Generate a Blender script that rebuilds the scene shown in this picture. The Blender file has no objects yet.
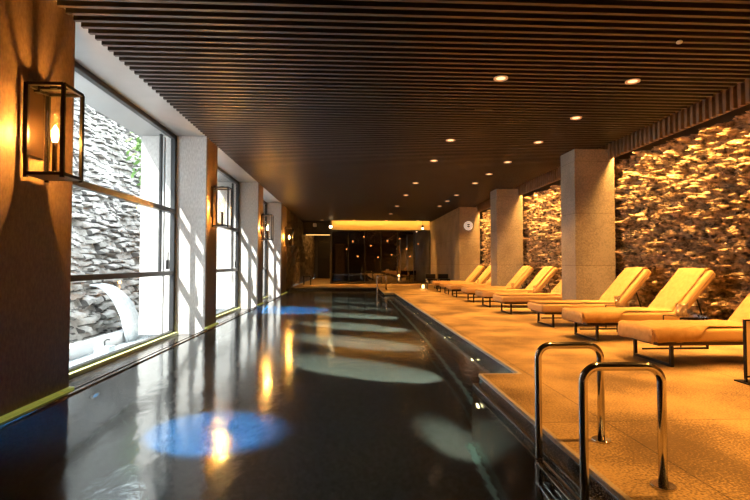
import bpy, bmesh, math, random
from mathutils import Vector, Matrix, noise
random.seed(7)
C = bpy.context.scene.collection
PI = math.pi

# ------------------------------------------------------------------ materials
def newmat(name):
    m = bpy.data.materials.new(name); m.use_nodes = True
    nt = m.node_tree; nt.nodes.clear()
    out = nt.nodes.new('ShaderNodeOutputMaterial')
    return m, nt, out

def mat(name, col, rough=.6, metal=0., spec=.5, var=None, scale=20., bump=0., bscale=None, bdist=.01,
        stretch=(1, 1, 1), detail=4., emit=None, estr=0., coat=0., p0=.3, p1=.7):
    m, nt, out = newmat(name)
    b = nt.nodes.new('ShaderNodeBsdfPrincipled')
    nt.links.new(b.outputs[0], out.inputs[0])
    b.inputs['Base Color'].default_value = (*col, 1)
    b.inputs['Roughness'].default_value = rough
    b.inputs['Metallic'].default_value = metal
    b.inputs['Specular IOR Level'].default_value = spec
    b.inputs['Coat Weight'].default_value = coat
    tc = nt.nodes.new('ShaderNodeTexCoord'); mp = nt.nodes.new('ShaderNodeMapping')
    mp.inputs['Scale'].default_value = stretch
    nt.links.new(tc.outputs['Object'], mp.inputs[0])
    if var:
        n = nt.nodes.new('ShaderNodeTexNoise'); n.inputs['Scale'].default_value = scale
        n.inputs['Detail'].default_value = detail
        nt.links.new(mp.outputs[0], n.inputs['Vector'])
        r = nt.nodes.new('ShaderNodeValToRGB')
        r.color_ramp.elements[0].color = (*col, 1); r.color_ramp.elements[1].color = (*var, 1)
        r.color_ramp.elements[0].position = p0; r.color_ramp.elements[1].position = p1
        nt.links.new(n.outputs['Fac'], r.inputs[0]); nt.links.new(r.outputs[0], b.inputs['Base Color'])
    if bump:
        n2 = nt.nodes.new('ShaderNodeTexNoise'); n2.inputs['Scale'].default_value = bscale or scale
        n2.inputs['Detail'].default_value = 5
        nt.links.new(mp.outputs[0], n2.inputs['Vector'])
        bp = nt.nodes.new('ShaderNodeBump'); bp.inputs['Strength'].default_value = bump
        bp.inputs['Distance'].default_value = bdist
        nt.links.new(n2.outputs['Fac'], bp.inputs['Height']); nt.links.new(bp.outputs[0], b.inputs['Normal'])
    if emit:
        b.inputs['Emission Color'].default_value = (*emit, 1)
        b.inputs['Emission Strength'].default_value = estr
    return m

def slab_mat(name, c1, c2, cj, sx, sy, rough, plane='xy', grain=60., bumpd=.004, joint=.004, off=(0, 0, 0), spec=.4):
    """stone slabs with thin joints; sx, sy = slab size in metres"""
    m, nt, out = newmat(name)
    b = nt.nodes.new('ShaderNodeBsdfPrincipled'); nt.links.new(b.outputs[0], out.inputs[0])
    b.inputs['Roughness'].default_value = rough; b.inputs['Specular IOR Level'].default_value = spec
    tc = nt.nodes.new('ShaderNodeNewGeometry')
    mp = nt.nodes.new('ShaderNodeMapping'); mp.inputs['Location'].default_value = off
    if plane == 'yz': mp.inputs['Rotation'].default_value = (0, PI/2, 0)
    if plane == 'xz': mp.inputs['Rotation'].default_value = (PI/2, 0, 0)
    nt.links.new(tc.outputs['Position'], mp.inputs[0])
    br = nt.nodes.new('ShaderNodeTexBrick'); br.offset = 0
    br.inputs['Scale'].default_value = 1
    br.inputs['Brick Width'].default_value = sx; br.inputs['Row Height'].default_value = sy
    br.inputs['Mortar Size'].default_value = joint; br.inputs['Mortar Smooth'].default_value = .3
    br.inputs['Color1'].default_value = (1, 1, 1, 1); br.inputs['Color2'].default_value = (.86, .86, .86, 1)
    br.inputs['Mortar'].default_value = (*cj, 1)
    nt.links.new(mp.outputs[0], br.inputs['Vector'])
    n = nt.nodes.new('ShaderNodeTexNoise'); n.inputs['Scale'].default_value = grain; n.inputs['Detail'].default_value = 6
    nt.links.new(tc.outputs['Position'], n.inputs['Vector'])
    n3 = nt.nodes.new('ShaderNodeTexNoise'); n3.inputs['Scale'].default_value = 1.3; n3.inputs['Detail'].default_value = 5
    nt.links.new(tc.outputs['Position'], n3.inputs['Vector'])
    add = nt.nodes.new('ShaderNodeMath'); add.operation = 'ADD'
    nt.links.new(n.outputs['Fac'], add.inputs[0]); nt.links.new(n3.outputs['Fac'], add.inputs[1])
    r = nt.nodes.new('ShaderNodeValToRGB')
    r.color_ramp.elements[0].position = .75/1.; r.color_ramp.elements[1].position = 1.
    r.color_ramp.elements[0].color = (*c1, 1); r.color_ramp.elements[1].color = (*c2, 1)
    sc = nt.nodes.new('ShaderNodeMath'); sc.operation = 'MULTIPLY'; sc.inputs[1].default_value = .87
    nt.links.new(add.outputs[0], sc.inputs[0]); nt.links.new(sc.outputs[0], r.inputs[0])
    mx = nt.nodes.new('ShaderNodeMixRGB'); mx.blend_type = 'MULTIPLY'; mx.inputs[0].default_value = 1
    nt.links.new(r.outputs[0], mx.inputs[1]); nt.links.new(br.outputs['Color'], mx.inputs[2])
    nt.links.new(mx.outputs[0], b.inputs['Base Color'])
    bp = nt.nodes.new('ShaderNodeBump'); bp.inputs['Strength'].default_value = .6; bp.inputs['Distance'].default_value = bumpd
    nt.links.new(n.outputs['Fac'], bp.inputs['Height']); nt.links.new(bp.outputs[0], b.inputs['Normal'])
    return m

def emis(name, col, s):
    m, nt, out = newmat(name)
    e = nt.nodes.new('ShaderNodeEmission'); e.inputs[0].default_value = (*col, 1); e.inputs[1].default_value = s
    nt.links.new(e.outputs[0], out.inputs[0]); return m

def thin_glass(name, tint=(1, 1, 1), refl=1.0, base=.02):
    m, nt, out = newmat(name)
    t = nt.nodes.new('ShaderNodeBsdfTransparent'); t.inputs[0].default_value = (*tint, 1)
    g = nt.nodes.new('ShaderNodeBsdfGlossy'); g.inputs['Roughness'].default_value = .02
    lw = nt.nodes.new('ShaderNodeLayerWeight'); lw.inputs['Blend'].default_value = .5
    f = nt.nodes.new('ShaderNodeMath'); f.operation = 'POWER'; f.inputs[1].default_value = 4.5
    nt.links.new(lw.outputs['Facing'], f.inputs[0])
    a = nt.nodes.new('ShaderNodeMath'); a.operation = 'MULTIPLY_ADD'; a.inputs[1].default_value = refl; a.inputs[2].default_value = base
    nt.links.new(f.outputs[0], a.inputs[0])
    mx = nt.nodes.new('ShaderNodeMixShader')
    nt.links.new(a.outputs[0], mx.inputs[0]); nt.links.new(t.outputs[0], mx.inputs[1]); nt.links.new(g.outputs[0], mx.inputs[2])
    nt.links.new(mx.outputs[0], out.inputs[0]); return m

def glass(name, col=(1, 1, 1), rough=0., ior=1.45):
    m, nt, out = newmat(name)
    g = nt.nodes.new('ShaderNodeBsdfGlass'); g.inputs[0].default_value = (*col, 1)
    g.inputs['Roughness'].default_value = rough; g.inputs['IOR'].default_value = ior
    nt.links.new(g.outputs[0], out.inputs[0]); return m

M = {}
M['deck'] = slab_mat('deck_stone', (.13, .078, .030), (.52, .345, .145), (.3, .26, .2), 1.85, 1.85, .55, grain=75., joint=.005, off=(.15, .55, 0), bumpd=.006)
M['deck_edge'] = mat('deck_edge_stone', (.34, .27, .19), .45, var=(.5, .42, .32), scale=90, bump=.4, bdist=.004)
M['granite'] = mat('black_granite', (.004, .004, .005), .18, var=(.16, .14, .12), scale=110, p0=.54, p1=.66, spec=.6)
M['column'] = slab_mat('column_stone', (.24, .205, .16), (.38, .325, .25), (.55, .5, .45), 3., 1.02, .6, plane='xz', grain=45., joint=.006, off=(0.4, 0, .0), bumpd=.002)
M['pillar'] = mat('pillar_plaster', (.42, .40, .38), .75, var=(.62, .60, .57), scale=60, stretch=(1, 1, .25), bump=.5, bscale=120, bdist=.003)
M['pillar_sill'] = mat('pale_green_sill', (.62, .66, .24), .35, var=(.72, .75, .32), scale=20)
M['panel_shade'] = mat('brown_shade_panel', (.13, .088, .065), .55, var=(.21, .15, .11), scale=50, stretch=(1, 1, .5), bump=.2, bdist=.002)  # dark brown stands in for shade on the pool-facing pillar faces
M['slat_side_shaded'] = mat('slat_side_shaded', (.010, .007, .006), .6)  # slat faces turned from the light, shade put into the colour
M['slat'] = mat('slat_wood', (.031, .021, .018), .45, var=(.054, .038, .032), scale=30, stretch=(.1, 1, 1), spec=.5)
M['back'] = mat('ceiling_void', (.012, .011, .011), .9)
M['soffit'] = mat('soffit_plaster', (.30, .30, .295), .4, var=(.34, .34, .335), scale=3)
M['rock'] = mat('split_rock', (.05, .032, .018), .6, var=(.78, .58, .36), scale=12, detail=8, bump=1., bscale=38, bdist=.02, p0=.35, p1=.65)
M['fin'] = mat('trim_fins', (.16, .10, .05), .5, var=(.24, .15, .08), scale=10)
M['black'] = mat('black_metal', (.012, .011, .010), .35, metal=.6)
M['bronze'] = mat('dark_bronze', (.035, .022, .014), .35, metal=.7)
M['frame'] = mat('window_metal', (.022, .022, .022), .4, metal=.3)
M['steel'] = mat('polished_steel', (.66, .62, .56), .13, metal=1.)
M['cushion'] = mat('mattress_fabric', (.46, .27, .10), .9, var=(.53, .33, .13), scale=140, bump=.3, bscale=300, bdist=.002)
M['piping'] = mat('mattress_piping', (.22, .15, .08), .8)
M['towel'] = mat('towel_fabric', (.42, .24, .085), .95, var=(.52, .31, .12), scale=18, bump=.8, bscale=170, bdist=.006)
M['white'] = mat('white_plastic', (.8, .79, .76), .4)
M['pool'] = mat('pool_mosaic', (.006, .010, .013), .45, var=(.09, .105, .11), scale=34, detail=6, p0=.35, p1=.8, bump=.3, bdist=.004)
M['teal'] = mat('teal_tile', (.40, .72, .70), .4)
M['teal_dark'] = mat('dark_teal_tile', (.08, .16, .16), .4)
M['pane'] = thin_glass('window_glass', (.95, .97, .97), .8, .01)
M['dark_pane'] = thin_glass('smoked_glass', (.34, .27, .20), 1., .22)
M['lantern_glass'] = thin_glass('lantern_glass', (.97, .95, .9), .5, .01)
M['tumbler'] = thin_glass('tumbler_glass', (.95, .95, .96), .9, .10)
M['bulb'] = emis('bulb_glow', (1, .62, .26), 60)
M['lens'] = emis('downlight_glow', (1, .55, .24), 2.6)
M['ringglow'] = mat('downlight_trim', (.5, .36, .22), .4, emit=(1, .5, .2), estr=.25)
M['uwlens'] = emis('pool_lamp_glow', (1, .84, .42), 20)
M['uwblue_added'] = emis('added_blue_lamp_glow', (.15, .5, 1), .8)
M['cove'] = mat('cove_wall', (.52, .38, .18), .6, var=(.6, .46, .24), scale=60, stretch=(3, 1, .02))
M['dark_wall'] = mat('dark_wall', (.03, .024, .018), .55, var=(.05, .04, .03), scale=4)
M['dark_rock'] = mat('dark_stone_cladding', (.06, .045, .03), .6, var=(.16, .12, .08), scale=4, detail=8, bump=1, bscale=14, bdist=.04, stretch=(1, 1, .35))
M['outrock'] = mat('garden_stone', (.26, .24, .21), .85, var=(.74, .71, .67), scale=3, detail=8, bump=.8, bscale=20, bdist=.02)
M['outgap'] = mat('garden_stone_gap', (.10, .095, .09), .95, var=(.16, .15, .14), scale=5)
M['outwhite'] = mat('white_render', (.82, .82, .82), .8)
M['foliage'] = mat('leaf_green', (.07, .16, .03), .7, var=(.16, .30, .07), scale=8)
M['foam'] = mat('water_foam', (.85, .88, .9), .5, var=(.6, .68, .72), scale=12)

# pond water outdoors
M['pond'] = mat('pond_water', (.30, .34, .36), .12, var=(.5, .54, .56), scale=9, bump=.6, bscale=14, bdist=.03)

def water_mat():
    m, nt, out = newmat('pool_water')
    g = nt.nodes.new('ShaderNodeBsdfGlass'); g.inputs['IOR'].default_value = 1.333
    g.inputs[0].default_value = (.90, .97, .99, 1)
    g.inputs['Roughness'].default_value = .10
    geo = nt.nodes.new('ShaderNodeNewGeometry')
    mp = nt.nodes.new('ShaderNodeMapping'); mp.inputs['Scale'].default_value = (1, .75, 1)
    nt.links.new(geo.outputs['Position'], mp.inputs[0])
    n = nt.nodes.new('ShaderNodeTexNoise'); n.inputs['Scale'].default_value = 9; n.inputs['Detail'].default_value = 3
    n2 = nt.nodes.new('ShaderNodeTexNoise'); n2.inputs['Scale'].default_value = 1.6; n2.inputs['Detail'].default_value = 2
    for k in (n, n2): nt.links.new(mp.outputs[0], k.inputs['Vector'])
    b1 = nt.nodes.new('ShaderNodeBump'); b1.inputs['Strength'].default_value = 1; b1.inputs['Distance'].default_value = .0025
    b2 = nt.nodes.new('ShaderNodeBump'); b2.inputs['Strength'].default_value = 1; b2.inputs['Distance'].default_value = .004
    nt.links.new(n.outputs['Fac'], b1.inputs['Height']); nt.links.new(n2.outputs['Fac'], b2.inputs['Height'])
    nt.links.new(b1.outputs[0], b2.inputs['Normal']); nt.links.new(b2.outputs[0], g.inputs['Normal'])
    gl_ = nt.nodes.new('ShaderNodeBsdfGlossy'); gl_.inputs['Roughness'].default_value = .12
    lw = nt.nodes.new('ShaderNodeLayerWeight'); lw.inputs['Blend'].default_value = .5
    pw = nt.nodes.new('ShaderNodeMath'); pw.operation = 'POWER'; pw.inputs[1].default_value = 2.2
    ml = nt.nodes.new('ShaderNodeMath'); ml.operation = 'MULTIPLY'; ml.inputs[1].default_value = .42
    nt.links.new(lw.outputs['Facing'], pw.inputs[0]); nt.links.new(pw.outputs[0], ml.inputs[0])
    nt.links.new(b2.outputs[0], gl_.inputs['Normal'])
    mx = nt.nodes.new('ShaderNodeMixShader'); nt.links.new(ml.outputs[0], mx.inputs[0])
    nt.links.new(g.outputs[0], mx.inputs[1]); nt.links.new(gl_.outputs[0], mx.inputs[2])
    nt.links.new(mx.outputs[0], out.inputs[0])
    return m
M['water'] = water_mat()

# ------------------------------------------------------------------ mesh helpers
class MB:
    def __init__(s): s.bm = bmesh.new()
    def box(s, x0, x1, y0, y1, z0, z1, mi=0):
        v = [s.bm.verts.new(p) for p in [(x0,y0,z0),(x1,y0,z0),(x1,y1,z0),(x0,y1,z0),(x0,y0,z1),(x1,y0,z1),(x1,y1,z1),(x0,y1,z1)]]
        for f in [(3,2,1,0),(4,5,6,7),(0,1,5,4),(1,2,6,5),(2,3,7,6),(3,0,4,7)]:
            fc = s.bm.faces.new([v[i] for i in f]); fc.material_index = mi
        return s
    def quad(s, *pts):
        s.bm.faces.new([s.bm.verts.new(p) for p in pts]); return s
    def cyl(s, c, r, h, n=24, axis='z', r2=None, caps=True):
        res = bmesh.ops.create_cone(s.bm, cap_ends=caps, segments=n, radius1=r, radius2=r if r2 is None else r2, depth=h)
        mtx = Matrix.Translation(c) @ {'z': Matrix(), 'x': Matrix.Rotation(PI/2, 4, 'Y'), 'y': Matrix.Rotation(PI/2, 4, 'X')}[axis]
        bmesh.ops.transform(s.bm, matrix=mtx, verts=res['verts']); return s
    def sphere(s, c, r, sc=(1, 1, 1), u=16, v=10):
        res = bmesh.ops.create_uvsphere(s.bm, u_segments=u, v_segments=v, radius=r)
        bmesh.ops.transform(s.bm, matrix=Matrix.Translation(c) @ Matrix.Diagonal((*sc, 1)), verts=res['verts']); return s
    def tube(s, pts, r, n=12, cap=True):
        pts = [Vector(p) for p in pts]; rings = []
        up = None
        for i, p in enumerate(pts):
            d = (pts[min(i+1, len(pts)-1)] - pts[max(i-1, 0)]).normalized()
            if up is None:
                up = d.orthogonal().normalized()
            up = (up - d * up.dot(d)).normalized()
            sd = d.cross(up)
            rings.append([s.bm.verts.new(p + (up*math.cos(a) + sd*math.sin(a))*r) for a in [2*PI*k/n for k in range(n)]])
        for a, b in zip(rings, rings[1:]):
            for k in range(n): s.bm.faces.new([a[k], a[(k+1) % n], b[(k+1) % n], b[k]])
        if cap:
            s.bm.faces.new(rings[0][::-1]); s.bm.faces.new(rings[-1])
        return s
    def lathe(s, prof, c=(0, 0, 0), n=24, axis='z'):
        rings = []
        for r, z in prof:
            rg = []
            for k in range(n):
                a = 2*PI*k/n
                if axis == 'z': p = (c[0]+r*math.cos(a), c[1]+r*math.sin(a), c[2]+z)
                elif axis == 'x': p = (c[0]+z, c[1]+r*math.cos(a), c[2]+r*math.sin(a))
                else: p = (c[0]+r*math.cos(a), c[1]+z, c[2]+r*math.sin(a))
                rg.append(s.bm.verts.new(p))
            rings.append(rg)
        for a, b in zip(rings, rings[1:]):
            for k in range(n): s.bm.faces.new([a[k], a[(k+1) % n], b[(k+1) % n], b[k]])
        return s
    def build(s, name, m, parent=None, smooth=False, bevel=0., seg=2):
        bmesh.ops.recalc_face_normals(s.bm, faces=s.bm.faces)
        me = bpy.data.meshes.new(name); s.bm.to_mesh(me); s.bm.free()
        for mm in (m if isinstance(m, list) else [m]): me.materials.append(mm)
        if smooth:
            for p in me.polygons: p.use_smooth = True
        o = bpy.data.objects.new(name, me); C.objects.link(o)
        if parent: o.parent = parent
        if bevel:
            b = o.modifiers.new('bevel', 'BEVEL'); b.width = bevel; b.segments = seg; b.limit_method = 'ANGLE'
        return o

def tag(o, label, cat, group=None, kind=None):
    if label: o['label'] = label
    if cat: o['category'] = cat
    if group: o['group'] = group
    if kind: o['kind'] = kind
    return o
def struct(o, label=None, cat=None):
    o['kind'] = 'structure'
    if label: o['label'] = label
    if cat: o['category'] = cat
    return o
def empty(name, loc=(0, 0, 0), rz=0):
    o = bpy.data.objects.new(name, None); C.objects.link(o); o.location = loc; o.rotation_euler = (0, 0, rz)
    o.empty_display_size = .1
    return o
def dup(o, parent=None, top=True):
    c = o.copy(); C.objects.link(c)
    if parent is not None: c.parent = parent
    for ch in list(o.children): dup(ch, c, False)
    return c
def light(name, typ, loc, energy, col, parent=None, rot=(0, 0, 0), **kw):
    l = bpy.data.lights.new(name, typ); l.energy = energy; l.color = col
    for k, v in kw.items(): setattr(l, k, v)
    o = bpy.data.objects.new(name, l); C.objects.link(o); o.location = loc; o.rotation_euler = rot
    if parent: o.parent = parent
    return o
def aim(o, d):
    o.rotation_euler = Vector(d).to_track_quat('-Z', 'Y').to_euler()

ZC = 3.30      # underside of slats
XP = -2.62     # pillar faces towards pool
XW = -3.20     # window plane
ZW = -.12      # water
XD = 1.62      # deck edge
XPF = 1.23     # platform edge
XR = 5.38      # rock wall
YF = 25.5      # glass wall
WARM = (1, .46, .10)

# ------------------------------------------------------------------ floor & pool
YE = 21.6
m = MB()
m.box(XD+.03, 5.6, -3, YF+6, -.08, 0)
m.box(XPF+.03, XD+.03, -1.5, 4.54, -.08, 0)
m.box(XPF+.03, XD+.03, 17.6, 21.0, -.08, 0)
m.box(-2.65, XD+.03, YE+.05, 36.2, -.08, 0)
m.box(-3.3, XD+.03, -3, -1.5, -.08, 0)
struct(m.build('floor', M['deck']), 'orange-lit speckled stone pool deck', 'floor')
m = MB()
e = .03
t_ = -.03
m.box(XD, XD+e, 4.54, 17.6, t_, .002); m.box(XD, XD+e, 21.0, YE+.05, t_, .002)
m.box(XPF, XPF+e, -1.5, 4.54, t_, .002); m.box(XPF, XD, 4.54, 4.54+e, t_, .002)
m.box(XPF, XPF+e, 17.6, 21.0, t_, .002); m.box(XPF, XD, 17.6-e, 17.6, t_, .002); m.box(XPF, XD, 21, 21+e, t_, .002)
m.box(-2.5, XD, YE, YE+.05, t_, .002)
struct(m.build('trim_1', M['deck_edge'], bevel=.004), 'pale stone edging strip along the deck edge above the water', 'trim')
# dark granite overflow kerb under deck edge
m = MB()
m.box(XD+.004, XD+.3, 4.54, YE, -1.6, -.08); m.box(XD+.004, XD+.028, 4.57, YE, -.09, -.031); m.box(XPF+.004, XPF+.028, -1.5, 4.54, -.09, -.031); m.box(-2.5, XD, YE+.004, YE+.04, -.09, -.031); m.box(XPF+.004, XPF+.028, 17.6, 21, -.09, -.031); m.box(XPF+.004, XD+.1, 4.545, 4.565, -.09, -.031)
m.box(XPF-.07, XD+.3, -1.5, 4.54, -1.6, -.082); m.box(XPF-.05, XD+.3, 17.6, 21.0, -1.6, -.085)
m.box(-2.6, XD+.3, YE-.02, YE+.3, -1.6, -.08)
struct(m.build('trim_2', M['granite'], bevel=.006), 'black granite pool kerb with pale flecks under the deck edge', 'trim')
m = MB()
m.box(-2.6, 1.95, -1.5, YE+.3, -1.7, -1.58)
m.box(-2.62, -2.46, -1.5, YE+.3, -1.6, -.16); m.box(-2.6, 1.95, -1.62, -1.5, -1.6, -.1)
struct(m.build('pool_basin', M['pool']), 'dark mosaic pool basin seen through the water', 'pool')
m = MB(); m.box(1.395, 1.445, 4.6, 17.5, -1.58, -1.572); m.box(1.10, 1.15, -1.4, 4.54, -1.58, -1.572)
m.box(1.395, 1.445, 2.4, 4.6, -1.58, -1.572)
struct(m.build('trim_3', M['teal']), 'teal tile line on the pool floor', 'trim')
m = MB(); m.box(1.26, 1.285, 2.4, 17.5, -1.58, -1.574)
struct(m.build('trim_4', M['teal_dark']), 'thin dim teal line on the pool floor', 'trim')
m = MB(); m.box(-2.5, XD+.02, -1.55, YE+.01, -1.60, ZW)
w = m.build('pool_water', M['water'])
tag(w, 'calm dark water filling the long indoor pool', 'water', kind='stuff')

# left overflow channel, ledge
m = MB()
m.box(-2.56, -2.48, -3, YE, -.3, -.115); m.box(-2.66, -2.56, -3, YE, -.3, -.15)
struct(m.build('trim_5', M['granite'], bevel=.008), 'wet black granite pool edge below the windows', 'trim')
m = MB(); m.box(-2.50, -2.485, -3, YE, -.2, -.105); m.box(-2.575, -2.565, -3, YE, -.2, -.108)
struct(m.build('trim_6', M['steel']), 'thin bright overflow rails along the window side of the pool', 'trim')
# ------------------------------------------------------------------ ceiling
m = MB(); y = -3.0
while y < 24.9:
    m.box(-2.55, 4.86, y, y+.042, ZC, ZC+.085); y += .125
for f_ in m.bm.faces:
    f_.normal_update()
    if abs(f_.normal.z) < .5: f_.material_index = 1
struct(m.build('ceiling', [M['slat'], M['slat_side_shaded']], bevel=0), 'dark brown timber slat ceiling', 'ceiling')
m = MB(); m.box(-3.3, 5.6, -3, 36.2, 3.47, 3.55)
struct(m.build('ceiling_backing', M['back']), 'black void above the ceiling slats', 'ceiling')
m = MB(); m.box(-3.85, -2.5, -3, 19.9, ZC+.08, ZC+.14)
for yy in (6.7, 11.6, 16.4): pass
struct(m.build('ceiling_soffit', M['soffit']), 'pale plaster soffit strip above the windows', 'ceiling')
# ------------------------------------------------------------------ left side: pillars, windows
PW = .86
PY = [(1.2, 4.64), (8.85, 9.55), (13.80, 14.55), (18.40, 19.90)]
plabels = ['wide pillar at the left edge of the photo, glowing amber behind the largest lantern',
           'plaster pillar just past the large window with the rock wall view',
           'plaster pillar between the second and third windows',
           'farthest plaster pillar beside the pool, beyond the last window']
for (a, b), lb in zip(PY, plabels):
    o = MB().box(-3.78, XP, a, b, -.22, ZC+.08).build('pillar', M['pillar'], bevel=.006)
    tag(o, lb, 'pillar', 'plaster pillars between the windows')
    MB().box(XP-.001, XP+.012, a+.004, b-.004, -.1, ZC+.08).build('shade_panel', M['panel_shade'], o)  # added facing, puts the pool-side shade into the colour
    # pale green plinth strip, emission added to brighten it
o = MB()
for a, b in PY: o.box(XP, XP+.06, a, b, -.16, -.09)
struct(o.build('baseboard_left', mat('strip_added_glow', (.62, .66, .24), .35, emit=(.75, .8, .15), estr=.22)), 'pale green strip at the foot of the pillars', 'baseboard')
o = MB()
for a, b in [(4.64, 8.85), (9.55, 13.80), (14.55, 18.40)]:
    o.box(-3.30, XP, a, b, -.40, -.22)
struct(o.build('trim_7', M['granite'], bevel=.01), 'dark wet stone sill under the windows', 'trim')
o = MB()
for a, b in [(4.64, 8.85), (9.55, 13.80), (14.55, 18.40)]: o.box(-3.14, -3.09, a, b, -.22, -.17)
struct(o.build('trim_10', M['pillar_sill']), 'thin pale green bead along the foot of the windows', 'trim')

def window(idx, y0, y1, label):
    r = struct(empty('window_%d' % idx, (XW, (y0+y1)/2, -.22)), label, 'window')
    def L(x0, x1, ya, yb, za, zb, mb): mb.box(x0-XW, x1-XW, ya-(y0+y1)/2, yb-(y0+y1)/2, za+.22, zb+.22)
    f = MB(); t = .05; top = ZC+.08
    L(XW-.03, XW+.05, y0, y1, -.22, -.14, f)
    L(XW-.03, XW+.05, y0, y1, top-.07, top, f)
    L(XW-.03, XW+.05, y0, y0+.06, -.22, top, f); L(XW-.03, XW+.05, y1-.22, y1-.0, -.22, top, f) if False else L(XW-.03, XW+.05, y1-.07, y1, -.22, top, f)
    f.build('window_frame', M['frame'], r, bevel=.004)
    f = MB(); L(XW-.035, XW+.055, y0+.06, y1-.07, 1.955, 2.035, f); f.build('transom', M['frame'], r, bevel=.004)
    f = MB(); L(XW-.035, XW+.055, y0+.06, y1-.07, .85, .925, f); f.build('transom', M['frame'], r, bevel=.004)
    f = MB(); L(XW-.02, XW+.02, y1-.62, y1-.56, .925, top-.13, f) ; f.build('mullion', M['frame'], r, bevel=.003)
    f = MB(); L(XW-.055, XW-.01, y1-.42, y1-.36, -.14, top-.13, f); f.build('shutter_post', M['soffit'], r)
    f = MB(); L(XW+.03, XW+.07, y1-.40, y1-.34, .96, 1.12, f); L(XW+.05, XW+.06, y1-.385, y1-.355, 1.12, 1.26, f)
    f.build('window_handle', M['black'], r)
    f = MB(); L(XW, XW+.008, y0+.06, y1-.07, -.14, top-.07, f); f.build('pane', M['pane'], r)
    return r
window(1, 4.64, 8.85, 'large window nearest the camera looking onto a rock wall')
window(2, 9.55, 13.80, 'second window along the pool, mostly blown out white')
window(3, 14.55, 18.40, 'third and farthest narrow-looking window along the pool')
# window before pillar one is out of view: plain left wall
struct(MB().box(-3.3, XP, -3, 1.2, -.3, ZC+.08).build('wall_left', M['pillar']), 'plaster wall beside the pool', 'wall')
struct(MB().box(-3.3, 5.6, -3.15, -3, -.3, 3.5).build('wall_back', M['dark_wall']), 'dark wall behind the camera', 'wall')

# dark stone wall after the last pillar
def rough_wall(name, X, y0, y1, z0, z1, step, amp, cell, m, sgn=-1, seed=0., fine=.35, label='', thick=.3, tilt=1.0, lean=0., sy=1., ff=9., gapw=-1., fy=1.):
    bm = bmesh.new(); ny = int((y1-y0)/step); nz = int((z1-z0)/step)
    rows = []; gap = set()
    for j in range(nz+1):
        z = z0 + (z1-z0)*j/nz; row = []
        for i in range(ny+1):
            y = y0 + (y1-y0)*i/ny
            p = Vector((y/cell*sy, z/cell*1.15, seed))
            q = p + .35*noise.noise_vector(p*1.3)
            ds, ps = noise.voronoi(q)
            c = ps[0]
            h = noise.cell(c*7.31+Vector((3.1, .7, 9.2)))
            tx = noise.cell(c*5.17+Vector((1.3, 4.4, 2.)))-.0; ty = noise.cell(c*3.71+Vector((8.3, .4, 5.)))
            d = q - c
            edge = min(1., (ds[1]-ds[0])*3.2)
            v = (h*.55 + tilt*(tx*d.x + ty*d.y)*.9)*(.35+.65*edge) - (1-edge)*.45
            v += fine*noise.fractal(Vector((y*ff*fy, z*ff, seed)), 1., 2., 4)
            gap.add((j, i)) if edge < gapw else None
            row.append(bm.verts.new((X + sgn*amp*v + lean*(z-z0), y, z)))
        rows.append(row)
    for j in range(nz):
        for i in range(ny):
            fc = bm.faces.new([rows[j][i], rows[j][i+1], rows[j+1][i+1], rows[j+1][i]])
            if (j, i) in gap: fc.material_index = 1
    # back and rim give it thickness
    bx = X - sgn*thick
    b = [bm.verts.new(p) for p in ((bx, y0, z0), (bx, y1, z0), (bx+lean*(z1-z0), y1, z1), (bx+lean*(z1-z0), y0, z1))]
    bm.faces.new(b)
    bm.faces.new([b[0], b[1]] + [rows[0][i] for i in range(ny, -1, -1)])
    bm.faces.new([b[3], b[2]] + [rows[nz][i] for i in range(ny, -1, -1)])
    bm.faces.new([b[0]] + [rows[j][0] for j in range(nz+1)] + [b[3]])
    bm.faces.new([b[1]] + [rows[j][ny] for j in range(nz+1)] + [b[2]])
    mb = MB(); mb.bm.free(); mb.bm = bm
    return struct(mb.build(name, m), label, 'wall')
rough_wall('wall_left_far', -2.66, 19.9, 36, 0, 3.4, .09, .10, .55, M['dark_rock'], sgn=1, label='dark rough stone wall beyond the last pillar', sy=2.2)
struct(MB().box(-3.2, -2.74, 19.9, 36.3, -.1, 3.55).build('wall_left_backing', M['dark_wall']), 'dark wall carrying the far stone cladding', 'wall')
struct(MB().box(-3.1, -2.51, 19.9, 21.7, -1.2, 0).build('wall_left_plinth', M['granite']), 'black stone plinth below the dark stone wall', 'wall')

# ------------------------------------------------------------------ right rock wall
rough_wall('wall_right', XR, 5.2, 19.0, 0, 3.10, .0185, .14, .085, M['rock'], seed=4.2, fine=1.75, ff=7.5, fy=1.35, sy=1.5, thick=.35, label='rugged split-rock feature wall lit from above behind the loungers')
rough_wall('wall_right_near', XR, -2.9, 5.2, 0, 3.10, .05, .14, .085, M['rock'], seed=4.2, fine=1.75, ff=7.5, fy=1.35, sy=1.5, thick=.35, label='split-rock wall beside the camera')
struct(MB().box(XR+.14, XR+.4, -3, YF+5, -.1, 3.5).build('wall_right_backing', M['dark_wall']), 'dark wall behind the rock cladding', 'wall')
m = MB(); y = -3.0
while y < 19.0:
    m.box(5.03, 5.09, y, y+.055, 3.10, 3.42); y += .125
m.box(5.09, 5.105, -3, 19.0, 3.10, 3.42)
struct(m.build('trim_8', M['fin']), 'row of upright timber fins between ceiling and rock wall', 'trim')

# columns
clabels = ['big square stone column nearest the camera, in front of the rock wall',
           'second square stone column, standing farther down the deck']
for y, lb in zip((9.1, 14.1), clabels):
    o = MB().box(4.37, 5.17, y, y+.62, 0, ZC).build('column', M['column'], bevel=.008)
    tag(o, lb, 'column', 'stone columns on the deck')
o = MB().box(4.30, 5.12, 18.7, YF, 0, ZC).build('stone_partition', M['column'], bevel=.008)
tag(o, 'long stone-clad partition block carrying a round white sign, at the far end of the deck', 'partition')
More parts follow.
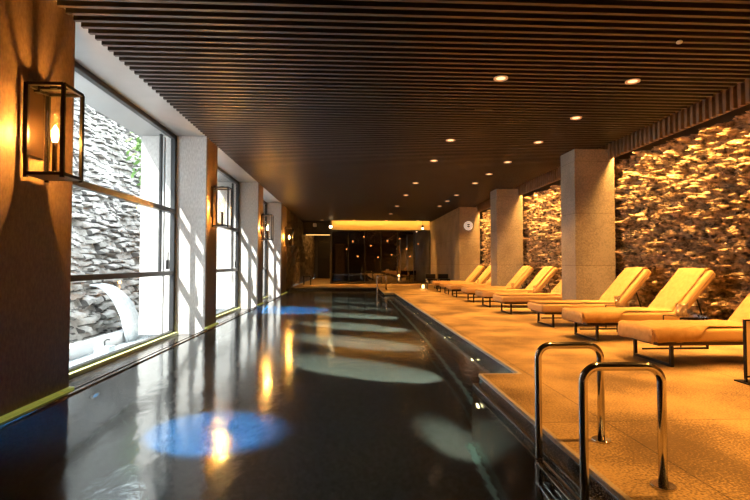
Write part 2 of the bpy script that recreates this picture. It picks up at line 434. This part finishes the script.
# round sign
s = empty('wall_sign', (4.66, 18.7, 2.56))
tag(s, 'round white sign with two dark slots on the far stone block', 'sign')
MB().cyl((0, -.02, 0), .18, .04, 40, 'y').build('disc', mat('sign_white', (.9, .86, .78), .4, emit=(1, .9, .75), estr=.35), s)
for zz in (-.05, .05):
    MB().cyl((0, -.045, zz), .035, .012, 20, 'y').build('slot', M['black'], s).scale = (1.6, 1, .8)
for ch in s.children:
    if ch.name.startswith('slot'):
        pass

# ------------------------------------------------------------------ far wall
XG0, XG1 = -.96, 4.28
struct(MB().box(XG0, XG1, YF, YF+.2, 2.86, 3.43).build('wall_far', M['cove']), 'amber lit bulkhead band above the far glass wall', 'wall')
g = struct(empty('window_4', ((XG0+XG1)/2, YF, 0)), 'dark glass partition wall across the far end of the pool hall', 'window')
cx = (XG0+XG1)/2
f = MB()
nP = 6
for i in range(nP+1):
    x = XG0 + (XG1-XG0)*i/nP - cx
    f.box(x-.02, x+.02, 0, .06, 0, 2.86)
f.box(XG0-cx, XG1-cx, 0, .06, 2.80, 2.86); f.box(XG0-cx, XG1-cx, 0, .06, 0, .05)
f.build('window_frame', M['black'], g)
for i in range(nP):
    x = XG0 + (XG1-XG0)*i/nP - cx; w_ = (XG1-XG0)/nP
    MB().box(x+.02, x+w_-.02, .025, .035, .05, 2.8).build('pane', M['dark_pane'], g)
# room behind glass
struct(MB().box(-.96, 5.6, 29.6, 29.8, 0, 3.43).build('wall_far_room', M['dark_wall']), 'dark rear wall of the room behind the far glass', 'wall')
struct(MB().box(-1.06, -.96, YF, 36, 0, 3.43).build('wall_passage', M['dark_wall']), 'dark wall between the far passage and the glass room', 'wall')
struct(MB().box(-3.2, -.96, 36, 36.2, 0, 3.5).build('wall_far_left', M['dark_wall']), 'dark end wall of the far left passage', 'wall')
struct(MB().box(-2.4, -1.06, 35.9, 36, 0, 2.75).build('door_1', M['black']), 'black door at the end of the far left passage', 'door')
struct(MB().box(-2.65, -1.06, 27.4, 27.6, 2.72, 3.43).build('trim_9', M['dark_wall']), 'dark lintel over the far left passage', 'trim')
o = MB().box(-2.5, -1.1, 27.40, 27.46, 2.69, 2.72).build('strip_light', emis('strip_glow', (1, .55, .15), 2.5))
tag(o, 'thin amber strip light under the lintel of the far left passage', 'light')
light('passage_light', 'AREA', (-1.8, 31, 3.3), 90, WARM, shape='RECTANGLE', size=.8, size_y=7)

# ------------------------------------------------------------------ outdoors
def coursed_wall(name, X, y0, y1, z0, z1, step, lean, m, label):
    bm = bmesh.new(); ny = int((y1-y0)/step); nz = int((z1-z0)/(step*.62)); rows = []; gap = set()
    H = .13
    def rnd(a, b, c): return noise.cell(Vector((a*1.37+.5, b*2.11+.5, c*3.7+.5)))
    for j in range(nz+1):
        z = z0+(z1-z0)*j/nz; row = []
        for i in range(ny+1):
            y = y0+(y1-y0)*i/ny
            w = noise.noise_vector(Vector((y*1.1, z*1.4, 3.3)))*.13 + noise.noise_vector(Vector((y*4, z*4, 8.3)))*.035
            yy, zz = y+w.x, z+w.y
            cj = math.floor(zz/H); v = zz/H-cj
            Ls = .26+.26*abs(rnd(cj, 7, 1)); t = (yy+3*rnd(cj, 3, 2))/Ls; ci = math.floor(t); u = t-ci
            ed = min(u*Ls, (1-u)*Ls, v*H, (1-v)*H)
            e = min(1, max(0, ed/.035)); e = e*e*(3-2*e)
            h = (-.5+rnd(ci, cj, 5))*.12
            d = (.13+h)*e + (u-.5)*rnd(ci, cj, 9)*.07*e + .03*noise.fractal(Vector((y*9, z*9, 1.)), 1., 2., 3)*e
            if ed < .011: gap.add((j, i))
            row.append(bm.verts.new((X+d+lean*(z-z0), y, z)))
        rows.append(row)
    for j in range(nz):
        for i in range(ny):
            fc = bm.faces.new([rows[j][i], rows[j][i+1], rows[j+1][i+1], rows[j+1][i]])
            if (j, i) in gap: fc.material_index = 1
    bx = X-.4
    b = [bm.verts.new(p) for p in ((bx, y0, z0), (bx, y1, z0), (bx+lean*(z1-z0), y1, z1), (bx+lean*(z1-z0), y0, z1))]
    bm.faces.new(b)
    bm.faces.new([b[0], b[1]] + [rows[0][i] for i in range(ny, -1, -1)])
    bm.faces.new([b[3], b[2]] + [rows[nz][i] for i in range(ny, -1, -1)])
    bm.faces.new([b[0]] + [rows[j][0] for j in range(nz+1)] + [b[3]])
    bm.faces.new([b[1]] + [rows[j][ny] for j in range(nz+1)] + [b[2]])
    mb = MB(); mb.bm.free(); mb.bm = bm
    return struct(mb.build(name, m), label, 'stone wall')
coursed_wall('garden_stone_wall', -4.6, 6.6, 18.5, -.6, 6.6, .042, -.47, [M['outrock'], M['outgap']],
             'tall dry-stone garden wall of stacked grey stones seen through the large window')
struct(MB().box(-4.7, -3.3, -3, 30, -.9, -.45).build('garden_ground', M['outwhite']), 'pale ground outside the windows', 'ground')
o = MB().box(-4.22, -3.80, 3, 17, -.45, -.40).build('pond_water', M['pond'])
tag(o, 'shallow rippled pond water outside the large window', 'water', kind='stuff')
o = MB().box(-4.44, -4.22, 3, 17, -.45, -.22).build('pond_kerb', M['outwhite'], bevel=.02)
tag(o, 'white kerb along the foot of the garden stone wall', 'kerb')
# waterfall splash against rock
bm = MB()
for k in range(34):
    a = k/33.
    pts = [(-4.55+.40*math.sin(t*PI*.5)+.02*random.random()-.35*(1-t), 9.55+.45*(a-.5)+.3*t*(a-.5)+.02*random.random(), .65-1.05*t*t) for t in [i/8 for i in range(9)]]
    bm.tube(pts, .014+.008*random.random(), 6)
o = bm.build('water_cascade', M['foam'], smooth=True)
tag(o, 'white cascade of water spilling down the garden stone wall', 'waterfall', kind='stuff')
s = empty('pump_box', (-3.95, 8.0, -.40)); tag(s, 'small blue-grey box standing in the pond by the window', 'box')
MB().box(-.12, .12, -.1, .1, 0, .13).build('casing', mat('box_grey', (.35, .42, .45), .5), s, bevel=.01)
MB().tube([(0, 0, .13), (0, 0, .2), (.03, 0, .23), (.08, 0, .23)], .012, 8).build('spout', M['frame'], s)
# shrub at top
bm = MB()
for k in range(110):
    c = Vector((-6.25+random.gauss(0, .12), 14.7+random.gauss(0, .25), 4.3+random.gauss(0, .55)))
    n_ = Vector((random.random()-.5, random.random()-.5, random.random()-.5)).normalized(); t_ = n_.orthogonal().normalized(); b_ = n_.cross(t_)
    bm.quad(c-t_*.12, c-b_*.05, c+t_*.12, c+b_*.05)
o = bm.build('garden_shrub', M['foliage']); tag(o, 'patch of green leaves hanging over the garden stone wall', 'shrub')

# ------------------------------------------------------------------ lanterns
def lantern():
    r = empty('wall_lantern')
    MB().box(0, .03, -.12, .12, -.20, .38).build('backplate', M['bronze'], r, bevel=.004)
    f = MB(); t = .0135; X0, X1, Y0, Y1, Z0, Z1 = .05, .33, -.135, .135, -.36, .36
    for x in (X0, X1):
        for y in (Y0, Y1): f.box(x-t, x+t, y-t, y+t, Z0-.03, Z1)
    for z in (Z0, Z1):
        for x in (X0, X1): f.box(x-t, x+t, Y0, Y1, z-t, z+t)
        for y in (Y0, Y1): f.box(X0, X1, y-t, y+t, z-t, z+t)
    f.build('cage', M['black'], r, bevel=.002)
    f = MB()
    f.box(X0, X1, -.028, .028, Z1-.008, Z1+.014)
    MB().box(X0, X1, -.028, .028, Z0-.008, Z0+.014).build('crossbar', M['black'], r)
    f.box(.03, .08, -.03, .03, Z1-.03, Z1+.05); f.box(.16, .22, -.035, .035, Z1, Z1+.04); f.box(.0, X0, -.02, .02, Z0-.008, Z0+.014) if False else None
    f.build('bracket', M['black'], r, bevel=.002)
    f = MB(); 
    f.lathe([(.058, -.33), (.062, -.33), (.062, .18), (.058, .18), (.058, -.33)], (.19, 0, 0), 28)
    f.build('glass_cylinder', M['lantern_glass'], r, smooth=True)
    MB().box(X0, X1, Y0, Y1, Z0-.012, Z0-.004).build('light_block_plate', M['black'], r)  # added plate that keeps the bulb's light off the wall below
    MB().cyl((.19, 0, -.345), .075, .03, 28).build('cup', M['black'], r)
    MB().cyl((.19, 0, -.21), .019, .26, 16).build('candle_tube', M['bronze'], r)
    MB().lathe([(.001, -.06), (.016, -.055), (.024, -.02), (.026, .01), (.018, .045), (.008, .07), (.001, .085)], (.19, 0, -.02), 16).build('bulb', M['bulb'], r, smooth=True)
    return r
lp = lantern(); llabels = ['largest cage lantern, on the pillar at the left edge of the photo', 'second lantern from the left, on the pillar past the large window',
                           'third lantern from the left, against the third window', 'small farthest lantern on the last pillar beside the pool']
for i, (y, lb) in enumerate(zip((4.06, 9.25, 14.30, 19.35), llabels)):
    o = lp if i == 0 else dup(lp)
    o.location = (XP, y, 2.13); tag(o, lb, 'lantern', 'cage lanterns on the pillars')
    light('lantern_light', 'POINT', (XP+.19, y, 2.12), 470, (1, .42, .07), shadow_soft_size=.034)

# ------------------------------------------------------------------ downlights
def downlight():
    r = empty('ceiling_downlight')
    MB().lathe([(.055, .0), (.085, .0), (.085, -.012), (.055, -.006), (.055, .0)], (0, 0, 0), 28).build('trim_ring', M['ringglow'], r)
    MB().cyl((0, 0, -.001), .056, .004, 28).build('lens', M['lens'], r)
    return r
dl = downlight(); first = True
spots = [(3.47, y) for y in (-1.7, -.25, 1.2, 2.7, 4.2, 5.67, 7.15, 8.63, 10.36, 11.78, 13.12, 15.44, 16.93, 18.41)] + [(1.82, y) for y in (-.2, 2.75, 5.66, 8.57, 10.3, 13.2, 15.53, 18.5, 21.4)] + [(x, 24.6) for x in (-1.43, .2, 1.86, 3.5)]
rank = {}
ords = ['first', 'second', 'third', 'fourth', 'fifth', 'sixth', 'seventh', 'eighth', 'ninth', 'tenth', 'eleventh', 'twelfth']
for x, y in spots:
    vis = y > 5
    light('downlight_spot', 'SPOT', (x, y, ZC-.03), 450 if x > 3 else 420, WARM, shadow_soft_size=.05, spot_size=math.radians(88 if x > 3 else 74), spot_blend=.8)
    if not vis: continue
    o = dl if first else dup(dl); first = False
    o.location = (x, y, ZC)
    row = 'end' if y > 24 else ('lounger' if x > 3 else 'pool')
    k = rank.get(row, 0); rank[row] = k+1
    lb = {'end': 'recessed downlight before the far glass wall, %s from the left' % ords[k],
          'lounger': 'warm recessed downlight in the right-hand ceiling row, %s nearest the camera' % ords[k],
          'pool': 'warm recessed downlight in the ceiling row over the pool edge, %s nearest the camera' % ords[k]}[row]
    tag(o, lb, 'downlight', 'recessed ceiling downlights')
o = MB().box(2.55, 2.81, 6.80, 6.84, ZC-.012, ZC).build('ceiling_vent', M['black']); o.location = (-.9+.16, 0, 0)
tag(o, 'small black rectangular vent set in the slat ceiling', 'vent')
o = MB().sphere((3.32, 4.62, ZC-.01), .03, (1, 1, .6)).build('smoke_sensor', M['white'], smooth=True)
tag(o, 'tiny pale sensor on the slat ceiling near the top right', 'sensor')

# far track spots, speaker
def track(x, y, z, lb, s=1.):
    r = empty('spotlight', (x, y, z)); tag(r, lb, 'spotlight')
    MB().cyl((0, 0, .18), .008, .36).build('rod', M['black'], r)
    MB().cyl((0, 0, -.04), .05, .12, 20).build('housing', M['black'], r)
    MB().sphere((0, 0, -.12), .05*s).build('bulb', emis('spot_glow', (1, .7, .35), 14), r)
    return r
track(3.72, 24.4, 3.0, 'bright hanging spotlight at the right end of the lit band')
track(-1.0, 24.9, 3.10, 'brightest spotlight at the left end of the lit band', 1.5)
o = empty('ceiling_speaker', (-1.72, 23.5, 2.95)); tag(o, 'small white box camera hung from the ceiling at the far left', 'camera')
MB().box(-.08, .08, -.12, .12, -.08, .08).build('body', M['white'], o, bevel=.02)
MB().cyl((0, 0, .27), .012, .4).build('bracket', M['black'], o)
o.name = 'ceiling_camera'

# underwater lamps
def uw(lens):
    r = empty('pool_light')
    MB().lathe([(.05, 0), (.075, 0), (.08, -.015), (.05, -.02), (.05, 0)], (0, 0, 0), 24, 'x').build('ring', M['steel'], r)
    MB().cyl((-.008, 0, 0), .052, .01, 24, 'x').build('lens', lens, r)
    return r
u0 = uw(M['uwlens'])
uy = [4.25, 6.15, 7.95, 9.8, 11.7, 13.6, 15.5, 17.4]
far_words = ['hidden below the deck platform', 'nearest the camera', 'second nearest the camera', 'third nearest the camera', 'fourth nearest the camera', 'fifth nearest the camera', 'second farthest', 'farthest of the row']
for i, y in enumerate(uy):
    if i == 0:
        X = XPF-.075
    else: X = XD-.025
    o = u0 if i == 0 else dup(u0)
    o.location = (X, y, -.42)
    tag(o, 'round underwater lamp in the deck-side pool wall, ' + far_words[i], 'pool light', 'underwater lamps in the pool wall')
    l = light('pool_spot', 'SPOT', (X-.03, y, -.42), 19000 if i else 420, (1, .95, .62), shadow_soft_size=.03, spot_size=math.radians(56 if i else 50), spot_blend=1.)
    aim(l, (-1, .60, -1.12) if i else (-.12, .35, -1)); l.scale = (.5, 1, 1)

# added blue lamps on window side, standing in for sunlight on the pool floor
ub = uw(M['uwblue_added']); 
for i, (y, lb) in enumerate(((4.75, 'near the first window'), (14.6, 'near the far windows'))):
    o = ub if i == 0 else dup(ub)
    o.location = (-2.44, y, -.45); o.rotation_euler = (0, 0, PI)
    tag(o, 'added blue lamp standing in for sunlight, on the window-side pool wall ' + lb, 'pool light', 'added blue lamps for sun patches')
    l = light('sun_patch_spot', 'SPOT', (-2.38, y, -.45), 4200 if i == 0 else 110000, (.015, .40, 1), shadow_soft_size=.03, spot_size=math.radians(40 if i == 0 else 76), spot_blend=.7)
    aim(l, (.80, .10, -1) if i == 0 else (.34, -.3, -1))

# ------------------------------------------------------------------ pool ladders
def arc(c, r, a0, a1, n=8):
    return [(c[0]+r*math.cos(a0+(a1-a0)*k/n), 0, c[1]+r*math.sin(a0+(a1-a0)*k/n)) for k in range(n+1)]
def ladder(name, y0, y1, lb):
    r = empty(name, (1.485, (y0+y1)/2, 0)); tag(r, lb, 'ladder', 'pool ladders'); r.rotation_euler = (0, 0, -.03)
    ym = (y0+y1)/2; R = .075; H = .565; xo = -.375
    for y in (y0, y1):
        pts = [(0, 0, 0), (0, 0, H-R)] + arc((-R, H-R), R, 0, PI/2)[1:] + arc((xo+R, H-R), R, PI/2, PI) + [(xo, 0, -.2), (xo, 0, -.75), (xo, 0, -1.2)]
        pts = [(p[0], y-ym, p[2]) for p in pts]
        h = MB().tube(pts, .0205, 20).build('handrail', M['steel'], r, smooth=True)
        MB().cyl((0, y-ym, .006), .055, .012, 28).build('floor_flange', M['steel'], h, bevel=.003)
        MB().cyl((xo, y-ym, -.10), .0235, .01, 20).build('joint_ring', M['bronze'], h)
    for z in (-.105, -.38, -.66):
        f = MB()
        for k in range(4): f.box(xo-.03+k*.036, xo-.03+k*.036+.024, y0-ym+.02, y1-ym-.02, z-.012, z)
        f.box(xo-.035, xo+.11, y0-ym+.02, y0-ym+.04, z-.02, z-.012); f.box(xo-.035, xo+.11, y1-ym-.04, y1-ym-.02, z-.02, z-.012)
        f.build('tread', M['steel'], r, bevel=.003)
ladder('pool_ladder', 2.22, 2.81, 'polished steel pool ladder with looped handrails on the near deck platform')
ladder('pool_ladder', 19.4, 20.0, 'small distant steel pool ladder at the far end of the pool')

# ------------------------------------------------------------------ loungers
SEAT, TH, ZB = 1.38, .13, .25
BL, BA = .85, math.radians(49)
def lounger():
    r = empty('sun_lounger')
    W = .335
    f = MB(); 
    f.box(.06, 1.95, -W+.02, -W+.05, .215, .25); f.box(.06, 1.95, W-.05, W-.02, .215, .25)
    f.box(.06, .09, -W+.02, W-.02, .215, .25); f.box(1.92, 1.95, -W+.02, W-.02, .215, .25)
    for k in range(9): f.box(.2+k*.14, .26+k*.14, -W+.05, W-.05, .225, .245)
    f.build('frame', M['bronze'], r)
    for x in (.20, 1.60):
        g = MB(); w2 = .31; t = .016
        g.box(x-t, x+t, -w2-t, -w2+t, 0, .215); g.box(x-t, x+t, w2-t, w2+t, 0, .215); g.box(x-t, x+t, -w2, w2, 0, .03)
        g.build('leg', M['black'], r, bevel=.002)
    MB().box(.20, .97, .17, .19, .09, .11).box(.95, .97, .17, .19, .09, .22).build('stretcher', M['black'], r)
    MB().box(0, SEAT, -W, W, ZB, ZB+TH).build('mattress', M['cushion'], r, bevel=.035, seg=4, smooth=True)
    b = MB().box(0, BL, -W, W, 0, TH-.01).build('back_cushion', M['cushion'], r, bevel=.035, seg=4, smooth=True)
    b.location = (SEAT-.03, 0, ZB+.01); b.rotation_euler = (0, -BA, 0)
    MB().tube([(.02, -W-.001, .062), (BL-.02, -W-.001, .062)], .004, 6).build('piping', M['piping'], b)
    for s in (-.2, .2):
        MB().tube([(1.80, s, .23), (SEAT+.02+.45*math.cos(BA), s, ZB+.42*math.sin(BA))], .011, 8).build('back_support', M['black'], r)
    return r

def towel(seed, style):
    """a towel laid along the lounger; style 'draped' hangs over foot and camera side"""
    W = .335; rnd = random.Random(seed); off = .012
    # path along top: foot drop, seat, hinge, back
    path = []
    drop = .12 if style == 'draped' else .0
    zt = ZB+TH+off
    if drop:
        for t in (1., .66, .33): path.append((-.016, zt-.03-drop*t, 0))
        path.append((-.008, zt-.012, 0))
    n = 26
    for k in range(n): path.append((.02+(SEAT-.10)*k/(n-1), zt, 1))
    bx, bz = SEAT-.03, ZB+.01
    def bp(s, h): return (bx + s*math.cos(BA) - h*math.sin(BA), bz + s*math.sin(BA) + h*math.cos(BA), 1)
    for k in range(16): path.append(bp(.12+(BL-.14)*k/15, TH+off-.008))
    path.append(bp(BL+.01, TH-.02)); path.append(bp(BL+.016, TH-.09))
    # columns
    hw = .27
    cols = []
    nv = 15
    bm = bmesh.new(); rows = []
    L = len(path)
    for i, (x, z, w) in enumerate(path):
        row = []
        side = style == 'draped'
        frac = i/L
        s_over = 0.
        if side: s_over = max(0., min(1, 1 - (x-.42)/.22))
        for j in range(nv+1):
            v = -1 + 2*j/nv
            yv = v*hw
            if side and v < 0: yv = v*(hw + s_over*(W-hw+.14) + (0 if s_over else 0))
            yy, zz, xx = yv, z, x
            if yv < -W-.008:
                o_ = (-yv-W-.008)*(1 if i >= 4 else .05)
                yy = -W-.022-.020*math.sin(x*52+seed)*min(1, o_*12); zz = z-o_-.01*math.sin(x*30)
            nn = noise.noise(Vector((x*5+seed, yv*7, 3.3)))*.012 + noise.noise(Vector((x*16, yv*16, seed)))*.006
            nn = max(nn, -.006)
            if x > SEAT-.1 and z > zt+.02:
                xx -= nn*math.sin(BA); zz += nn*math.cos(BA)
            elif yv >= -W-.008: zz += nn + .003
            if i < 4 and drop: xx += -.02*abs(noise.noise(Vector((yv*18, z*6, seed))))
            xx += .02*noise.noise(Vector((yv*3, seed, x)))*(1 if 3 < i < L-2 else 0)
            row.append(bm.verts.new((xx, yy, zz)))
        rows.append(row)
    for i in range(L-1):
        for j in range(nv): bm.faces.new([rows[i][j], rows[i][j+1], rows[i+1][j+1], rows[i+1][j]])
    mb = MB(); mb.bm.free(); mb.bm = bm
    o = mb.build('towel', M['towel'], smooth=True)
    s = o.modifiers.new('thickness', 'SOLIDIFY'); s.thickness = .009; s.offset = 1
    return o
tow_a = towel(3, 'plain'); tow_b = towel(8, 'draped')
LY = [3.55, 5.08, 6.70, 8.13, 10.20, 11.82, 13.32, 15.32, 16.72, 18.05]
lnames = ['just outside the right edge of the photo', 'nearest the camera, cut off by the right edge', 'second nearest the camera', 'third from the camera, in front of the nearest column',
          'fourth from the camera, just past the nearest column', 'fifth from the camera, between the two columns', 'sixth from the camera, in front of the second column',
          'seventh from the camera, just past the second column', 'eighth from the camera, second from the stone block', 'farthest in the row, beside the stone block with the round sign']
l0 = lounger(); firstA = firstB = firstL = True
for i, y in enumerate(LY):
    if i == 0: continue
    o = l0 if firstL else dup(l0); firstL = False
    x = 3.17 + random.uniform(-.02, .02)
    if i == 1: x -= .09
    o.location = (x, y, 0); tag(o, 'cushioned sun lounger, ' + lnames[i], 'sun lounger', 'sun loungers in a row on the deck')
    if i in (1, 2):
        t = tow_b if firstB else dup(tow_b); firstB = False
        lb = 'rumpled draped towel on the lounger ' + lnames[i]
    else:
        t = tow_a if firstA else dup(tow_a); firstA = False
        lb = 'flat towel on lounger ' + lnames[i]
    t.location = (x, y, 0); tag(t, lb, 'towel', 'towels on the loungers')

# side tables with tumblers between loungers
def side_table():
    r = empty('side_table')
    f = MB(); t = .006
    f.bm.free()
    for y in (-.16, .16):
        f = MB()
        f.box(-.17-t, -.17+t, y-t, y+t, 0, .39); f.box(.17-t, .17+t, y-t, y+t, 0, .39)
        f.box(-.17, .17, y-t, y+t, 0, .014); f.box(-.17, .17, y-t, y+t, .376, .39)
        f.build('leg_frame', M['black'], r)
    MB().box(-.19, .19, -.18, .18, .39, .405).build('top', M['tumbler'], r)
    return r
def tumbler():
    prof = [(.0005, 0), (.033, 0), (.040, .14), (.0375, .14), (.031, .012), (.0005, .012)]
    return MB().lathe(prof, n=28).build('drinking_glass', M['tumbler'], smooth=True)
st = side_table(); gl = tumbler(); k = 0
gaps = [(4.24, 5.90, 'between the nearest and second loungers'), (4.30, 7.42, 'between the second and third loungers'),
        (4.38, 11.02, 'between the fourth and fifth loungers'), (4.38, 12.57, 'between the fifth and sixth loungers'), (4.38, 16.02, 'between the seventh and eighth loungers')]
for i, (x, y, lb) in enumerate(gaps):
    o = st if i == 0 else dup(st); o.location = (x, y, 0)
    tag(o, 'small black-framed side table ' + lb, 'side table', 'side tables between loungers')
    g_ = gl if i == 0 else dup(gl); g_.location = (x-.07, y, .405)
    tag(g_, 'clear tumbler on the side table ' + lb, 'glass', 'tumblers on the side tables')
# second tumbler
g_ = dup(gl); g_.location = (4.26, 5.93, .405); tag(g_, 'second, right-hand tumbler on the table between the nearest two loungers', 'glass', 'tumblers on the side tables')

r = empty('sign_stand', (3.66, 4.09, 0)); tag(r, 'slim black-framed standing panel on the deck at the right edge of the photo', 'stand')
f = MB(); f.box(-.18, -.165, -.012, .012, .012, .56); f.box(.165, .18, -.012, .012, .012, .56); f.box(-.18, .18, -.012, .012, .545, .56); f.box(-.18, .18, -.012, .012, .05, .065)
f.build('frame', M['black'], r)
MB().box(-.165, .165, -.004, .004, .065, .545).build('panel', mat('stand_panel', (.75, .60, .35), .5), r)
MB().box(-.21, .21, -.09, .09, 0, .012).build('foot', M['black'], r, bevel=.003)

# far furniture
def stool(x, y, lb, h=.46):
    r = empty('stool', (x, y, 0)); tag(r, lb, 'stool', 'dark stools')
    MB().box(-.2, .2, -.2, .2, h-.06, h).build('seat', M['black'], r, bevel=.01)
    for a in (-.17, .17):
        for b in (-.17, .17): MB().box(a-.018, a+.018, b-.018, b+.018, 0, h-.06).build('leg', M['black'], r)
stool(-2.15, 24.4, 'dark low stool by the stone wall at the far left')
for i, x in enumerate((3.72, 4.05)):
    pass
def far_chair(x, y, lb):
    r = empty('chair', (x, y, 0)); tag(r, lb, 'chair', 'dark chairs by the glass wall')
    MB().box(-.22, .22, -.22, .22, .36, .42).build('seat', M['black'], r, bevel=.01)
    MB().box(-.22, .22, .18, .22, .42, .62).build('backrest', M['black'], r, bevel=.01)
    for a in (-.19, .19):
        for b in (-.19, .19): MB().box(a-.015, a+.015, b-.015, b+.015, 0, .36).build('leg', M['black'], r)
far_chair(3.45, 20.3, 'dark chair at the far end of the lounger row, left one')
far_chair(4.0, 20.3, 'dark chair at the far end of the lounger row, right one by the stone block')
r = empty('candle_lantern', (3.12, 20.4, 0)); tag(r, 'glowing orange candle lantern on the deck at the far end of the loungers', 'lantern')
MB().lathe([(.07, 0), (.09, .02), (.09, .22), (.087, .22), (.087, .02)], n=20).build('shade', M['lantern_glass'], r)
MB().cyl((0, 0, .09), .05, .14, 16).build('candle', emis('candle_glow', (1, .6, .25), 8), r)
light('candle_light', 'POINT', (3.12, 20.4, .3), 12, WARM, shadow_soft_size=.05)

# dim room behind the glass: a bench; added glow dots imitate reflections
def refl_dot(x, y, z, lb):
    r = empty('reflection_dot', (x, y, z)); tag(r, lb, 'reflection dot', 'added dots for reflections in the glass')
    MB().cyl((0, 0, (3.43-z)/2), .006, 3.43-z, 8).build('cord', M['black'], r)
    MB().sphere((0, 0, 0), .045).build('bulb', emis('reflection_dot_glow', (1, .55, .22), 22), r, smooth=True)
pp = [(-.2, 27.3, 1.9), (.15, 26.6, 2.3), (.45, 28.2, 1.5), (.8, 27.2, 2.6), (1.2, 27.6, 2.1), (1.65, 28.4, 1.45), (2.1, 26.9, 2.35), (2.45, 28.2, 1.6), (2.85, 27.4, 2.5), (3.2, 27.0, 1.9), (3.55, 28.3, 1.5), (3.9, 27.3, 2.2)]
for k, (x, y, z) in enumerate(pp):
    refl_dot(x, y, z, 'added amber dot imitating a reflection behind the far glass wall, %s from the left' % ords[k])
o = MB().box(-.9, -.35, 29.5, 29.58, 0, 2.3).build('reflection_panel', mat('panel', (.4, .28, .14), .6, emit=(1, .55, .18), estr=.10))  # added glowing panel in place of a reflection in the glass
tag(o, 'added faint amber panel imitating a reflection, behind the left end of the far glass', 'panel')
r = empty('bench', (2.6, 28.4, 0)); tag(r, 'low pale bench behind the far glass wall', 'bench')
MB().box(-.9, .9, -.25, .25, .34, .42).build('seat', mat('bench_pale', (.5, .4, .28), .6), r, bevel=.01)
for a in (-.8, .8): MB().box(a-.03, a+.03, -.22, .22, 0, .34).build('leg', M['black'], r)
light('room_light', 'AREA', (2, 28, 3.3), 18, WARM, shape='RECTANGLE', size=4, size_y=.3)

# ------------------------------------------------------------------ lights
l = light('rock_wall_cove', 'AREA', (5.145, 8.2, 3.16), 1150, (1, .47, .11), shape='RECTANGLE', size=.05, size_y=21.5, spread=math.radians(85))
aim(l, (.10, 0, -1)); l.rotation_euler = (0, math.radians(0), 0)
l = light('far_cove', 'AREA', (cx, YF-.25, 3.36), 42, (1, .48, .09), shape='RECTANGLE', size=5.2, size_y=.05)
aim(l, (0, .6, -1)); l.rotation_euler = (math.radians(30), 0, 0)
sun = light('sun', 'SUN', (0, 0, 8), 25, (1, .97, .92), angle=math.radians(.6)); aim(sun, (1, 1.0, -1.7))

# world: bright hazy sky
wd = bpy.data.worlds.new('World'); bpy.context.scene.world = wd; wd.use_nodes = True
nt = wd.node_tree; bg = nt.nodes['Background']
bg.inputs[0].default_value = (.86, .94, 1, 1); bg.inputs[1].default_value = 6.5

# ------------------------------------------------------------------ camera
cam = bpy.data.cameras.new('camera'); co = bpy.data.objects.new('camera', cam); C.objects.link(co)
cam.lens = 480/750*36; cam.sensor_width = 36; cam.clip_end = 200; cam.clip_start = .05
co.location = (0, 0, 1.05)
co.rotation_euler = (math.radians(90+1.67), 0, -math.radians(2.98))
sc = bpy.context.scene; sc.camera = co
sc.view_settings.view_transform = 'Standard'; sc.view_settings.look = 'None'; sc.view_settings.gamma = 1
sc.view_settings.exposure = 0
sc.cycles.use_denoising = True
sc.cycles.max_bounces = 10; sc.cycles.transmission_bounces = 8; sc.cycles.transparent_max_bounces = 16
sc.cycles.sample_clamp_indirect = 6
sc.cycles.caustics_reflective = False
sc.cycles.blur_glossy = .5
